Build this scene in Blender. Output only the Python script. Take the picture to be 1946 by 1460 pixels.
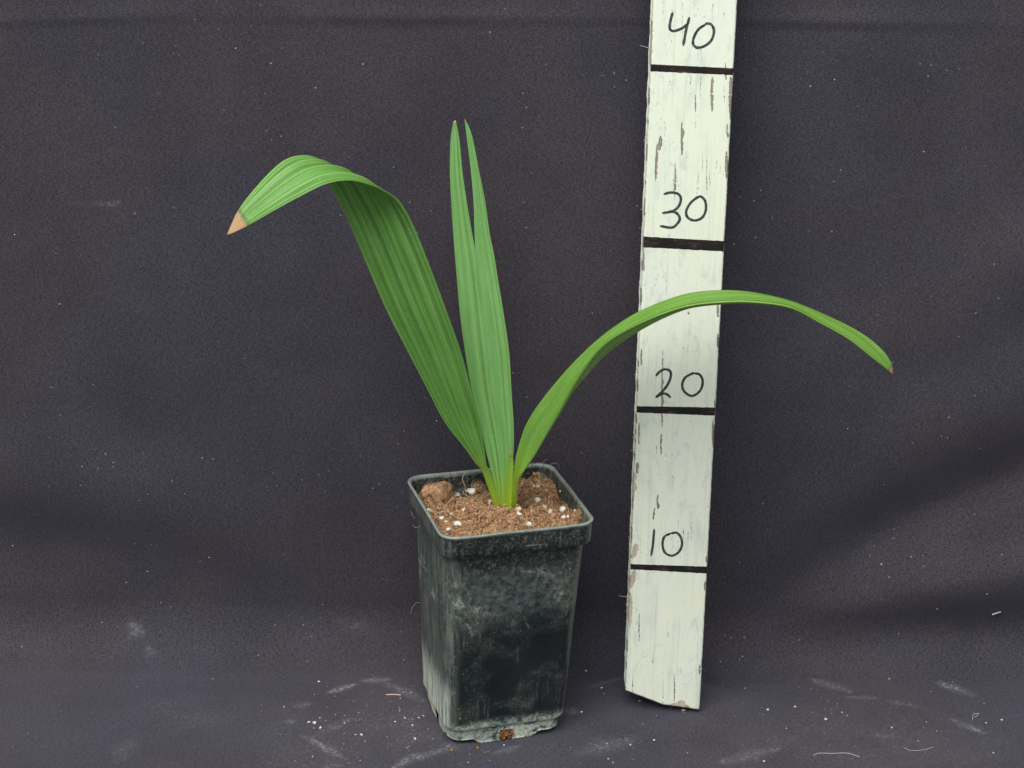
import bpy, bmesh, math, random
import numpy as np
from mathutils import Matrix, Vector, noise as mnoise

for o in list(bpy.data.objects):
    bpy.data.objects.remove(o)
scene = bpy.context.scene
COL = scene.collection
random.seed(7)
rng = np.random.default_rng(7)

# ------------------------------------------------------------------ camera
W, H = 1946, 1460                       # pixels of the photograph
FPX, PITCH, CAMH, ROLL = 4000.0, 0.36477, 0.64982, 0.01706
_c, _s = math.cos(PITCH), math.sin(PITCH)
F = np.array([0, _c, -_s]); _U = np.array([0, _s, _c]); _R = np.array([1.0, 0, 0])
R = _R * math.cos(ROLL) + _U * math.sin(ROLL)
U = _U * math.cos(ROLL) - _R * math.sin(ROLL)
EYE = np.array([0, 0, CAMH])
cam = bpy.data.cameras.new('camera')
cam.sensor_width = 36.0
cam.lens = FPX / W * 36.0
cam.clip_start, cam.clip_end = 0.05, 50
camo = bpy.data.objects.new('camera', cam)
camo.matrix_world = Matrix(((R[0], U[0], -F[0], EYE[0]), (R[1], U[1], -F[1], EYE[1]),
                            (R[2], U[2], -F[2], EYE[2]), (0, 0, 0, 1)))
COL.objects.link(camo)
scene.camera = camo

# ------------------------------------------------------------------ light: soft overcast daylight under a white roof
world = bpy.data.worlds.new('World'); scene.world = world
world.use_nodes = True
bg = world.node_tree.nodes['Background']
bg.inputs['Color'].default_value = (0.92, 0.97, 1.0, 1)
bg.inputs['Strength'].default_value = 0.58
ld = bpy.data.lights.new('overhead_daylight', 'AREA')
ld.shape = 'RECTANGLE'; ld.size, ld.size_y = 3.0, 2.4
ld.energy = 192; ld.color = (1.0, 0.985, 0.95)
lo = bpy.data.objects.new('overhead_daylight', ld)
lo.location = (-0.75, -0.90, 3.3)
lo.rotation_euler = (Vector((0.0, 1.15, 0.15)) - Vector(lo.location)).to_track_quat('-Z', 'Y').to_euler()
COL.objects.link(lo)
vs = scene.view_settings
vs.view_transform = 'Standard'; vs.look = 'None'; vs.exposure = 0.0; vs.gamma = 1.0
vs.use_curve_mapping = False

# ------------------------------------------------------------------ pixel helpers
def ray(xy):
    return F + R * (xy[0] - W / 2) / FPX - U * (xy[1] - H / 2) / FPX
def at_y(xy, Y):
    d = ray(xy); return EYE + d * (Y / d[1])
def at_z(xy, Z):
    d = ray(xy); return EYE + d * ((Z - CAMH) / d[2])

# ------------------------------------------------------------------ node helpers
class NT:
    def __init__(self, name):
        self.m = bpy.data.materials.new(name); self.m.use_nodes = True
        self.t = self.m.node_tree; self.t.nodes.clear()
        self.out = self.n('ShaderNodeOutputMaterial')
    def n(self, typ, **kw):
        x = self.t.nodes.new(typ)
        for k, v in kw.items(): setattr(x, k, v)
        return x
    def put(self, sock, v):
        if isinstance(v, bpy.types.NodeSocket): self.t.links.new(v, sock)
        elif isinstance(v, (tuple, list)) and sock.type == 'RGBA' and len(v) == 3: sock.default_value = (*v, 1)
        else: sock.default_value = v
    def math(self, op, a, b=0.0, clamp=False):
        x = self.n('ShaderNodeMath', operation=op, use_clamp=clamp)
        self.put(x.inputs[0], a); self.put(x.inputs[1], b); return x.outputs[0]
    def mul(self, a, b): return self.math('MULTIPLY', a, b)
    def add(self, a, b): return self.math('ADD', a, b)
    def mx(self, a, b): return self.math('MAXIMUM', a, b)
    def ramp(self, v, a, b, lo=0.0, hi=1.0):
        x = self.n('ShaderNodeMapRange', interpolation_type='SMOOTHSTEP')
        self.put(x.inputs[0], v); self.put(x.inputs[1], a); self.put(x.inputs[2], b)
        self.put(x.inputs[3], lo); self.put(x.inputs[4], hi); return x.outputs[0]
    def mix(self, f, a, b, blend='MIX'):
        x = self.n('ShaderNodeMix', data_type='RGBA', blend_type=blend)
        self.put(x.inputs[0], f); self.put(x.inputs[6], a); self.put(x.inputs[7], b); return x.outputs[2]
    def coord(self, which='Object'):
        return self.n('ShaderNodeTexCoord').outputs[which]
    def scale(self, v, s, loc=(0, 0, 0)):
        x = self.n('ShaderNodeMapping'); self.put(x.inputs['Vector'], v)
        x.inputs['Scale'].default_value = s; x.inputs['Location'].default_value = loc
        return x.outputs[0]
    def noise(self, v, scale, detail=4, rough=0.55, dist=0.0):
        x = self.n('ShaderNodeTexNoise'); self.put(x.inputs['Vector'], v)
        x.inputs['Scale'].default_value = scale; x.inputs['Detail'].default_value = detail
        x.inputs['Roughness'].default_value = rough; x.inputs['Distortion'].default_value = dist
        return x.outputs['Fac']
    def voro(self, v, scale, feature='F1', rand=1.0):
        x = self.n('ShaderNodeTexVoronoi', feature=feature); self.put(x.inputs['Vector'], v)
        x.inputs['Scale'].default_value = scale; x.inputs['Randomness'].default_value = rand
        return x.outputs['Distance']
    def sep(self, v):
        x = self.n('ShaderNodeSeparateXYZ'); self.put(x.inputs[0], v); return x.outputs
    def attr(self, name):
        return self.n('ShaderNodeAttribute', attribute_name=name).outputs['Fac']
    def bump(self, h, strength, dist):
        x = self.n('ShaderNodeBump'); self.put(x.inputs['Height'], h)
        x.inputs['Strength'].default_value = strength; x.inputs['Distance'].default_value = dist
        return x.outputs[0]
    def bsdf(self, color, rough, normal=None, spec=0.5, **kw):
        x = self.n('ShaderNodeBsdfPrincipled')
        self.put(x.inputs['Base Color'], color); self.put(x.inputs['Roughness'], rough)
        x.inputs['Specular IOR Level'].default_value = spec
        for k, v in kw.items(): self.put(x.inputs[k.replace('_', ' ')], v)
        if normal is not None: self.put(x.inputs['Normal'], normal)
        return x.outputs[0]
    def done(self, shader):
        self.t.links.new(shader, self.out.inputs['Surface']); return self.m

# ------------------------------------------------------------------ materials
def mat_cloth():
    t = NT('dark_cotton_cloth'); p = t.coord('Object')
    uv = t.coord('UV')
    warp = t.noise(t.scale(uv, (620, 2100, 1)), 1.0, 2, 0.6)
    weft = t.noise(t.scale(uv, (2100, 620, 1)), 1.0, 2, 0.6)
    fuzz = t.noise(p, 1300, 3, 0.7)
    nap = t.noise(t.scale(uv, (520, 260, 1)), 1.0, 3, .7)
    w = t.add(t.add(t.mul(warp, .40), t.mul(nap, .15)), t.add(t.mul(weft, .20), t.mul(fuzz, .25)))
    g = t.ramp(w, .38, .62, .45, 1.50)
    tint = t.ramp(t.noise(p, 7, 3, .5), .38, .62)
    base = t.mix(tint, (.0500, .0435, .0505), (.0455, .0425, .0550))
    wear = t.ramp(t.noise(p, 16, 4, .6), .3, .75, .9, 1.12)
    col = t.mix(1.0, base, t.mul(g, wear), 'MULTIPLY')
    # chalky dust: painted smears (shape in the attribute) broken up by fine noise, and sparse lint
    d = t.attr('dust')
    br = t.ramp(t.noise(p, 420, 4, .75), .42, .68)
    br2 = t.ramp(t.noise(p, 60, 3, .7), .3, .65)
    dm = t.mul(d, t.add(t.mul(br, t.mul(br2, 1.0)), .14))
    lint = t.mul(t.math('LESS_THAN', t.voro(p, 150), .085), t.ramp(t.noise(p, 23, 2), .52, .66))
    m = t.math('MINIMUM', t.add(t.mul(dm, .75), t.mul(lint, .30)), .8)
    col = t.mix(m, col, (.50, .50, .52))
    nb = t.bump(w, .35, .0006)
    return t.done(t.bsdf(col, .95, nb, .15, Sheen_Weight=.24, Sheen_Roughness=.5, Sheen_Tint=(.72, .70, .92)))

def mat_leaf(name, a, b, rib):
    t = NT(name); uv = t.coord('UV'); p = t.coord('Object')
    s = t.sep(uv); u, v = s[0], s[1]
    u2 = t.attr('pleat')                       # 0 in the pleat valleys, 1 on the ridges
    veins = t.noise(t.scale(uv, (95, 1.5, 1)), 1.0, 3, .6)
    blot = t.noise(t.scale(uv, (7, 9, 1)), 1.0, 4, .6)
    col = t.mix(t.ramp(blot, .3, .7), a, b)
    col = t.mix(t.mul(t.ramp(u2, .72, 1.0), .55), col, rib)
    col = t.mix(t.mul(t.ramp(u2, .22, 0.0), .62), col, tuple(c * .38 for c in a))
    col = t.mix(t.ramp(veins, .40, .75, 0, .45), col, rib)
    col = t.mix(t.ramp(v, .19, .02, 0, .95), col, (.44, .62, .035))     # pale yellow-green sheath
    edge = t.mx(t.ramp(u, .018, .0), t.ramp(u, .982, 1.0))
    col = t.mix(t.mul(edge, .45), col, (.34, .46, .12))
    # dry brown tip with an uneven border and dry edge flecks
    tip = t.attr('dry')
    tm = t.ramp(t.add(tip, t.mul(t.math('SUBTRACT', t.noise(t.scale(uv, (14, 60, 1)), 1, 3), .5), .35)), .45, .58)
    dryc = t.mix(t.ramp(veins, .35, .7), (.44, .25, .10), (.72, .50, .26))
    ring = t.mul(t.ramp(tip, .36, .47), t.math('SUBTRACT', 1.0, tm))
    col = t.mix(t.mul(ring, .6), col, (.16, .09, .03))
    col = t.mix(tm, col, dryc)
    # small pale water marks
    sp = t.math('LESS_THAN', t.voro(t.scale(uv, (13, 120, 1)), 1.0), .17)
    sp = t.mul(sp, t.ramp(t.noise(t.scale(uv, (5, 9, 1)), 1, 2), .46, .62))
    dusty = t.ramp(t.noise(p, 300, 4, .7), .5, .8, 0, .18)
    col = t.mix(t.mx(t.mul(sp, .42), dusty), col, (.50, .60, .46))
    nb = t.bump(t.add(t.mul(veins, .7), t.mul(t.noise(p, 700, 2), .3)), .35, .0006)
    pr = t.bsdf(col, t.ramp(blot, .3, .7, .36, .52), nb, .5)
    tr = t.n('ShaderNodeBsdfTranslucent'); t.put(tr.inputs[0], t.mix(1.0, col, (1.0, 1.0, .55), 'MULTIPLY'))
    mx = t.n('ShaderNodeMixShader'); mx.inputs[0].default_value = .34
    t.t.links.new(pr, mx.inputs[1]); t.t.links.new(tr.outputs[0], mx.inputs[2])
    return t.done(mx.outputs[0])

def mat_pot():
    t = NT('weathered_black_plastic'); p = t.coord('Object'); x, y, z = t.sep(p)
    nx, ny, nz = t.sep(t.coord('Normal'))
    n1 = t.noise(p, 55, 6, .68, .6)
    n2 = t.noise(t.scale(p, (480, 480, 24)), 1.0, 6, .72)
    n3 = t.noise(p, 240, 6, .78)
    n4 = t.noise(p, 24, 3, .6, .4)
    n5 = t.noise(p, 95, 5, .7, 1.2)
    n6 = t.noise(p, 620, 4, .8)
    low = t.ramp(z, .128, .126)                            # below the rim
    film = t.mul(t.ramp(n1, .44, .70), t.mul(t.ramp(n3, .34, .62, .15, 1), t.ramp(n6, .35, .62, .35, 1.4)))
    streak = t.mul(t.ramp(n2, .54, .72), t.ramp(n4, .42, .60))
    left = t.ramp(nx, -.15, -.75)
    leftm = t.mul(left, t.ramp(n2, .36, .62, .10, 1))
    right = t.mul(t.ramp(nx, .70, .97), t.ramp(n3, .25, .6, .5, 1))  # grazing highlight of the right edge, painted in as a pale tone
    zz = t.add(z, t.mul(t.math('SUBTRACT', n4, .5), .040))
    tide = t.mul(t.ramp(zz, .078, .094), t.ramp(zz, .124, .110))
    cont = t.math('ABSOLUTE', t.math('SUBTRACT', t.noise(p, 34, 1, .4, .8), .5))
    line = t.mul(t.mul(t.ramp(cont, .034, .004), t.ramp(n3, .40, .60)), t.mul(t.ramp(z, .070, .085), t.ramp(z, .112, .098)))
    zf = t.add(z, t.mul(t.math('SUBTRACT', n5, .5), .018))
    foot = t.mul(t.ramp(zf, .0190, .0112), t.ramp(t.add(t.mul(n5, .6), t.mul(n3, .4)), .41, .53, .08, 1))
    ring = t.mul(t.ramp(t.math('ABSOLUTE', t.math('SUBTRACT', z, .0122)), .0009, .0002), t.ramp(n5, .35, .5))
    zc = t.add(z, t.mul(t.math('SUBTRACT', n2, .5), .075))
    corner = t.mul(t.mul(t.ramp(nx, -.55, -.98), t.ramp(zc, .050, .030)), t.ramp(n2, .40, .56, .45, 1))
    m = t.mul(film, t.add(.09, t.mul(tide, .50)))
    m = t.mx(m, t.mul(streak, .26)); m = t.mx(m, t.mul(leftm, .22)); m = t.mx(m, t.mul(t.mul(line, low), .28))
    m = t.mx(m, t.mul(tide, t.mul(t.ramp(n3, .3, .7), .22)))
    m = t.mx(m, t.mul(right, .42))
    m = t.mx(m, t.mul(foot, t.ramp(n6, .36, .60, .45, .95))); m = t.mx(m, t.mul(corner, 1.0)); m = t.mx(m, t.mul(ring, .55))
    sc = t.mul(t.math('LESS_THAN', t.noise(t.scale(p, (26, 26, 520)), 1, 1), .27), t.ramp(n4, .5, .6))
    m = t.mx(m, t.mul(sc, .22))
    grit = t.mul(t.math('LESS_THAN', t.voro(p, 420), .13), t.ramp(n1, .45, .6))
    m = t.mx(m, t.mul(grit, .35))
    base = t.mix(t.ramp(n4, .3, .7), (.0085, .0120, .0130), (.016, .021, .0225))
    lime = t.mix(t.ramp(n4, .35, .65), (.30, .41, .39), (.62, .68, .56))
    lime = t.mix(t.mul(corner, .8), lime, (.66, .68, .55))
    col = t.mix(m, base, lime)  # lime stains, plus the painted right-edge highlight in the same colour
    dirt = t.mul(t.mx(t.ramp(n3, .52, .70), t.ramp(n6, .54, .68)), t.mx(t.ramp(zz, .104, .126), t.mul(left, .95)))
    col = t.mix(t.mul(dirt, .62), col, (.24, .23, .175))
    crumb = t.mul(t.math('LESS_THAN', t.voro(p, 170), .10), t.math('GREATER_THAN', t.noise(p, 60, 2), .60))
    col = t.mix(t.mul(crumb, .7), col, (.42, .30, .19))
    lip = t.ramp(t.add(z, t.mul(t.math('SUBTRACT', n3, .5), .002)), .1412, .1432)
    col = t.mix(t.mul(lip, t.ramp(n3, .25, .6, .30, .65)), col, (.36, .41, .37))
    nb = t.bump(t.add(t.mul(n1, .6), t.mul(n3, .4)), .25, .0010)
    return t.done(t.bsdf(col, t.ramp(m, 0, .5, .33, .85), nb, .5))

def mat_soil(name='coir_soil', k=1.0):
    t = NT(name); p = t.coord('Object')
    n = t.noise(p, 260, 5, .7); n2 = t.noise(p, 45, 3, .6)
    c = t.mix(t.ramp(n, .3, .7), (.10 * k, .050 * k, .026 * k), (.46 * k, .28 * k, .165 * k))
    c = t.mix(t.ramp(n2, .35, .65, 0, .5), c, (.22 * k, .115 * k, .062 * k))
    return t.done(t.bsdf(c, .95, t.bump(n, .8, .0012), .15))

def mat_fibre():
    t = NT('coir_fibre'); i = t.attr('tone')
    c = t.mix(i, (.10, .045, .020), (.72, .47, .26))
    return t.done(t.bsdf(c, .75, None, .3))

def mat_plain(name, c, rough=.8, var=.25, scale=300):
    t = NT(name); p = t.coord('Object')
    n = t.noise(p, scale, 4, .65)
    col = t.mix(t.ramp(n, .3, .7), tuple(q * (1 - var) for q in c), tuple(min(1, q * (1 + var)) for q in c))
    return t.done(t.bsdf(col, rough, t.bump(n, .5, .0005), .3))

def mat_board():
    t = NT('flaking_cream_paint'); p = t.coord('Object')
    grain = t.noise(t.scale(p, (420, 420, 11)), 1.0, 5, .7)
    fine = t.noise(t.scale(p, (1400, 1400, 60)), 1.0, 3, .7)
    smear = t.noise(t.scale(p, (75, 75, 22)), 1.0, 5, .65, .5)
    big = t.noise(p, 20, 3, .6)
    col = t.mix(t.ramp(smear, .35, .7), (.775, .800, .640), (.725, .785, .665))
    col = t.mix(t.ramp(big, .40, .66, 0, .45), col, (.735, .790, .700))
    col = t.mix(t.mul(t.ramp(grain, .50, .74), .42), col, (.46, .48, .42))
    scf = t.noise(t.scale(p, (240, 240, 90)), 1.0, 6, .75, .8)
    col = t.mix(t.mul(t.mul(t.ramp(scf, .50, .68), t.ramp(big, .38, .58)), .55), col, (.44, .48, .44))
    col = t.mix(t.mul(t.ramp(smear, .52, .74), .48), col, (.50, .53, .47))
    spk = t.mul(t.math('LESS_THAN', t.voro(t.scale(p, (330, 330, 200)), 1.0), .11), t.ramp(big, .45, .6))
    col = t.mix(t.mul(spk, .6), col, (.17, .17, .16))
    chip = t.attr('chip')
    wood = t.mix(t.ramp(fine, .35, .65), (.16, .145, .125), (.34, .30, .245))
    wood = t.mix(t.attr('tan'), wood, t.mix(t.ramp(fine, .35, .65), (.42, .34, .25), (.60, .52, .41)))
    cm = t.ramp(t.add(chip, t.mul(t.math('SUBTRACT', fine, .5), .5)), .42, .56)
    col = t.mix(cm, col, wood)
    crk = t.mul(t.ramp(t.attr('crack'), .25, .75), .85)
    col = t.mix(crk, col, (.085, .08, .075))
    nb = t.bump(t.add(t.mul(grain, .5), t.mul(fine, .5)), .22, .0008)
    return t.done(t.bsdf(col, .62, nb, .35))

def mat_ink():
    t = NT('black_marker_ink'); p = t.coord('Object')
    g = t.noise(t.scale(p, (110, 110, 800)), 1.0, 4, .7)
    b = t.noise(p, 70, 3, .6)
    c = t.mix(t.ramp(b, .4, .6), (.009, .010, .011), (.022, .010, .008))
    w = t.mul(t.ramp(g, .48, .70), t.ramp(b, .44, .60))
    c = t.mix(t.mul(w, .5), c, (.13, .13, .12))
    return t.done(t.bsdf(c, .62, None, .25))

def mat_pen():
    t = NT('dark_pen_ink'); p = t.coord('Object')
    n = t.noise(p, 500, 4, .7)
    c = t.mix(t.ramp(n, .4, .72), (.022, .030, .030), (.11, .125, .115))
    return t.done(t.bsdf(c, .55, None, .3))

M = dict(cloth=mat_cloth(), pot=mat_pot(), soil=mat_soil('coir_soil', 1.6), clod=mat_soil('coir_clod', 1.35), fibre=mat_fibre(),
         board=mat_board(), ink=mat_ink(), pen=mat_pen(),
         leaf_a=mat_leaf('leaf_under_green', (.140, .365, .066), (.190, .465, .095), (.38, .63, .17)),
         leaf_b=mat_leaf('leaf_blue_green', (.200, .465, .130), (.255, .545, .180), (.38, .64, .18)),
         leaf_c=mat_leaf('leaf_fresh_green', (.190, .420, .060), (.245, .510, .090), (.40, .62, .13)),
         perlite=mat_plain('white_perlite', (.74, .71, .63), .85, .22, 420),
         tanperlite=mat_plain('stained_perlite', (.60, .47, .34), .85, .2, 500),
         crumb=mat_plain('pale_crumb', (.56, .56, .50), .85, .2, 700),
         rust=mat_plain('brown_crumb', (.27, .13, .045), .85, .5, 700),
         straw=mat_plain('dry_straw', (.56, .42, .26), .8, .15, 500),
         thread=mat_plain('pale_thread', (.42, .42, .43), .9, .1, 500),
         splinter=mat_plain('wood_fibre', (.52, .50, .43), .8, .2, 700))

# ------------------------------------------------------------------ mesh helpers
def mesh_obj(name, verts, faces, mat, parent=None, smooth=True):
    me = bpy.data.meshes.new(name)
    me.from_pydata([tuple(map(float, v)) for v in verts], [], [tuple(map(int, f)) for f in faces])
    me.update()
    if smooth: me.polygons.foreach_set('use_smooth', [True] * len(me.polygons))
    me.materials.append(mat)
    o = bpy.data.objects.new(name, me); COL.objects.link(o)
    if parent is not None: o.parent = parent
    return o
def set_attr(o, name, vals):
    a = o.data.attributes.new(name, 'FLOAT', 'POINT')
    a.data.foreach_set('value', np.asarray(vals, dtype=np.float32))
def set_uv(o, uv):
    me = o.data; l = me.uv_layers.new(name='UVMap')
    idx = np.empty(len(me.loops), dtype=np.int32); me.loops.foreach_get('vertex_index', idx)
    l.data.foreach_set('uv', np.asarray(uv, dtype=np.float32)[idx].ravel())
def grid_faces(nr, nc, wrap=False):
    i = np.arange(nr - 1)[:, None]; k = nc if wrap else nc - 1
    j = np.arange(k)[None, :]; j2 = (j + 1) % nc
    return np.stack([i * nc + j, i * nc + j2, (i + 1) * nc + j2, (i + 1) * nc + j], -1).reshape(-1, 4)
def empty(name, loc, label, cat, rot=(0, 0, 0)):
    o = bpy.data.objects.new(name, None); COL.objects.link(o)
    o.location = loc; o.rotation_euler = rot; o.empty_display_size = .02
    o['label'] = label; o['category'] = cat
    return o
def tag(o, label, cat, group=None):
    o['label'] = label; o['category'] = cat
    if group: o['group'] = group
    return o
def catmull(P, n):
    P = np.asarray(P, float); k = len(P)
    d = np.r_[0, np.cumsum(np.linalg.norm(np.diff(P[:, :min(P.shape[1], 6)], axis=0), axis=1) + 1e-9)]
    T = np.linspace(0, d[-1], n); out = np.empty((n, P.shape[1]))
    m = np.empty_like(P)
    for i in range(k):
        a, b = max(i - 1, 0), min(i + 1, k - 1)
        m[i] = (P[b] - P[a]) / (d[b] - d[a])
    for q, t in enumerate(T):
        i = min(np.searchsorted(d, t, side='right') - 1, k - 2); h = d[i + 1] - d[i]; s = (t - d[i]) / h
        out[q] = ((2*s**3 - 3*s**2 + 1) * P[i] + (s**3 - 2*s**2 + s) * h * m[i]
                  + (-2*s**3 + 3*s**2) * P[i + 1] + (s**3 - s**2) * h * m[i + 1])
    return out
def tube(pts, rad, sides=4):
    """swept tube -> verts, faces (numpy)"""
    P = np.asarray(pts, float); n = len(P)
    T = np.gradient(P, axis=0); T /= np.linalg.norm(T, axis=1)[:, None] + 1e-12
    ref = np.array([0, 0, 1.0]) if abs(T[n // 2][2]) < .8 else np.array([1.0, 0, 0])
    A = np.cross(T, ref); A /= np.linalg.norm(A, axis=1)[:, None] + 1e-12
    B = np.cross(T, A)
    r = np.broadcast_to(np.asarray(rad, float), (n,))
    ang = np.arange(sides) * 2 * np.pi / sides
    V = P[:, None] + r[:, None, None] * (np.cos(ang)[None, :, None] * A[:, None] + np.sin(ang)[None, :, None] * B[:, None])
    f = grid_faces(n, sides, True).tolist()
    f.append(list(range(sides))[::-1]); f.append([(n - 1) * sides + k for k in range(sides)])
    return V.reshape(-1, 3), f
class Soup:
    def __init__(self): self.v = []; self.f = []; self.t = []; self.k = 0
    def add(self, V, Fc, tone=0.5):
        self.v.append(V); self.f += [[a + self.k for a in q] for q in Fc]
        self.t.append(np.full(len(V), tone)); self.k += len(V)
    def build(self, name, mat, parent=None, smooth=True):
        o = mesh_obj(name, np.concatenate(self.v), self.f, mat, parent, smooth)
        set_attr(o, 'tone', np.concatenate(self.t)); return o
def ico(sub):
    bm = bmesh.new(); bmesh.ops.create_icosphere(bm, subdivisions=sub, radius=1.0)
    V = np.array([v.co[:] for v in bm.verts]); Fc = [[v.index for v in f.verts] for f in bm.faces]
    bm.free(); return V, Fc
ICO1, ICO2, ICO3, ICO4 = ico(1), ico(2), ico(3), ico(4)
def lump(size, base=ICO2, amp=.28, freq=1.1, seed=0):
    V = base[0].copy(); off = Vector((seed * 3.7, seed * 1.3, seed * 2.1))
    k = np.array([1 + amp * mnoise.noise(Vector(v) * freq + off) + amp * .4 * mnoise.noise(Vector(v) * freq * 2.7 + off) for v in V])
    return V * k[:, None] * np.asarray(size), base[1]
def rotz(V, a):
    c, s = math.cos(a), math.sin(a); V = np.asarray(V)
    return np.stack([V[:, 0]*c - V[:, 1]*s, V[:, 0]*s + V[:, 1]*c, V[:, 2]], -1)

# ================================================================== THE SETTING: one dark cloth, floor and back
YW, ARC = 1.210, .034                     # foot of the back, radius of the sweep
S_ARC = ARC * math.pi / 2
def cloth_profile(s):
    """arc length along the cloth from the sweep's start -> y, z, normal"""
    if s < 0: return YW - ARC + s, 0.0, (0, 1.0)
    if s < S_ARC:
        a = s / ARC
        return YW - ARC + ARC * math.sin(a), ARC - ARC * math.cos(a), (-math.sin(a), math.cos(a))
    h = s - S_ARC
    return YW - .066 * h, ARC + h, (-1.0, 0.0)
_SS = np.linspace(-.6, 1.1, 3401)
_PR = [cloth_profile(q) for q in _SS]
_PY = np.array([q[0] for q in _PR]); _PZ = np.array([q[1] for q in _PR])
def cloth_s(xy):
    """photo pixel -> (x, s) on the undisturbed cloth"""
    d = ray(xy); f = _PZ - (CAMH + _PY / d[1] * d[2])
    i = int(np.argmax(f > 0))
    return _PY[i] / d[1] * d[0], _SS[i]
def seg_dist(X, S, pts):
    best = np.full(X.shape, 1e9); par = np.zeros(X.shape); side = np.zeros(X.shape)
    tot = 0
    for (x0, s0), (x1, s1) in zip(pts[:-1], pts[1:]):
        dx, ds = x1 - x0, s1 - s0; L = math.hypot(dx, ds) + 1e-9
        t = np.clip(((X - x0) * dx + (S - s0) * ds) / L**2, 0, 1)
        d = np.hypot(X - x0 - t * dx, S - s0 - t * ds); m = d < best
        best = np.where(m, d, best); par = np.where(m, tot + t * L, par)
        side = np.where(m, (S - s0) * dx - (X - x0) * ds, side); tot += L
    return best, par / tot, np.sign(side)
xs = np.concatenate([np.linspace(-1.5, -.42, 40)[:-1], np.arange(-.42, .42, .0022), np.linspace(.42, 1.5, 40)])
ss = np.concatenate([np.linspace(-1.05, -.26, 50)[:-1], np.arange(-.26, .10, .0018), np.arange(.10, .50, .0026), np.linspace(.50, 1.15, 50)])
X, S = np.meshgrid(xs, ss)
D = np.zeros_like(X)
def fold(px, amp, sig, fade=(0, 0), skew=1.0):
    """a soft ridge (or valley, amp<0) along a line of photo pixels laid on the cloth"""
    global D
    pts = [cloth_s(p) for p in px]
    d, t, side = seg_dist(X, S, pts)
    k = np.where(side > 0, sig * skew, sig)
    w = amp * np.exp(-(d / k)**2)
    if fade[0]: w = w * np.clip(t / fade[0], 0, 1)
    if fade[1]: w = w * np.clip((1 - t) / fade[1], 0, 1)
    D += w
# big drape on the right: hollow, swelling, undercut
fold([(2600, 480), (1946, 740), (1720, 850), (1520, 985), (1390, 1110)], .0080, .030, (0, .3))
fold([(2600, 660), (1946, 900), (1720, 990), (1520, 1110), (1400, 1200)], -.0110, .020, (0, .25))
fold([(2600, 1000), (1946, 1080), (1740, 1120), (1540, 1180), (1420, 1230)], .0125, .020, (0, .35), 1.3)
fold([(2600, 1190), (1946, 1205), (1700, 1212), (1500, 1240), (1350, 1270)], -.0055, .019, (0, .15))
fold([(2600, 300), (1946, 520), (1700, 650), (1560, 800)], .011, .040, (0, .5))
fold([(1500, 1262), (1420, 1275), (1345, 1296)], .0022, .006, (.2, .1))
# left: slow shallow drape and the hollow along the foot of the back
fold([(-500, 820), (0, 905), (300, 960), (560, 1080), (700, 1180)], .0068, .034, (0, .4))
fold([(-500, 1010), (0, 1020), (250, 1060), (520, 1150)], -.0050, .028, (0, .4))
fold([(-500, 1210), (0, 1225), (400, 1228), (800, 1235), (1100, 1245)], -.0022, .020)
fold([(-400, 200), (100, 420), (420, 560)], .0020, .045, (0, .5))
fold([(150, 600), (480, 760), (760, 1000)], .0040, .035, (.3, .3))
fold([(300, 640), (600, 640), (760, 700)], .0012, .02, (.4, .4))
# crumples on the floor round the stick's foot and the pot
fold([(1210, 1335), (1190, 1370), (1150, 1400)], .0022, .0045, (0, .5))
fold([(1235, 1345), (1265, 1372), (1290, 1390)], .0016, .0035, (0, .5))
fold([(1330, 1356), (1310, 1372), (1280, 1370), (1262, 1356)], .0020, .0035, (.2, .2))
fold([(1080, 1330), (1180, 1300), (1230, 1310)], .0015, .006, (.3, .3))
fold([(1390, 1440), (1460, 1436), (1520, 1400)], .0012, .006, (.3, .3))
fold([(1290, 1360), (1380, 1410), (1450, 1440)], .0010, .005, (.2, .3))
# pressed crease across the top of the back: a tiny step
pts = [cloth_s(p) for p in ((-900, 52), (0, 44), (350, 34), (760, 38), (1400, 42), (1946, 50), (2900, 60))]
line = np.interp(xs, [p[0] for p in pts], [p[1] for p in pts])
wob = np.array([.0006 * mnoise.noise(Vector((x * 40, 0, 3))) + .0004 * mnoise.noise(Vector((x * 160, 0, 9))) for x in xs])
amp = np.array([.55 + .8 * mnoise.noise(Vector((x * 9, 5, 1))) for x in xs]).clip(.15, 1.3)
dS = S - (line + wob)[None, :]
D += amp[None, :] * (.0018 * np.exp(-(np.clip(dS, 0, None) / .006)**2) * (dS > 0) + .0018 * np.exp(-(dS / .0014)**2) * (dS <= 0))
# broad unevenness
flat = np.array([mnoise.fractal(Vector((x * 3.2, s * 4.2, .7)), 1.0, 2.0, 3) for x, s in zip(X.ravel()[::1], S.ravel()[::1])]).reshape(X.shape)
D += .0022 * flat * np.clip(np.abs(S) / .05, .0, 1)
fine = np.array([mnoise.noise(Vector((x * 26, s * 40, 2.7))) for x, s in zip(X.ravel(), S.ravel())]).reshape(X.shape)
D += .00028 * fine
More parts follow.
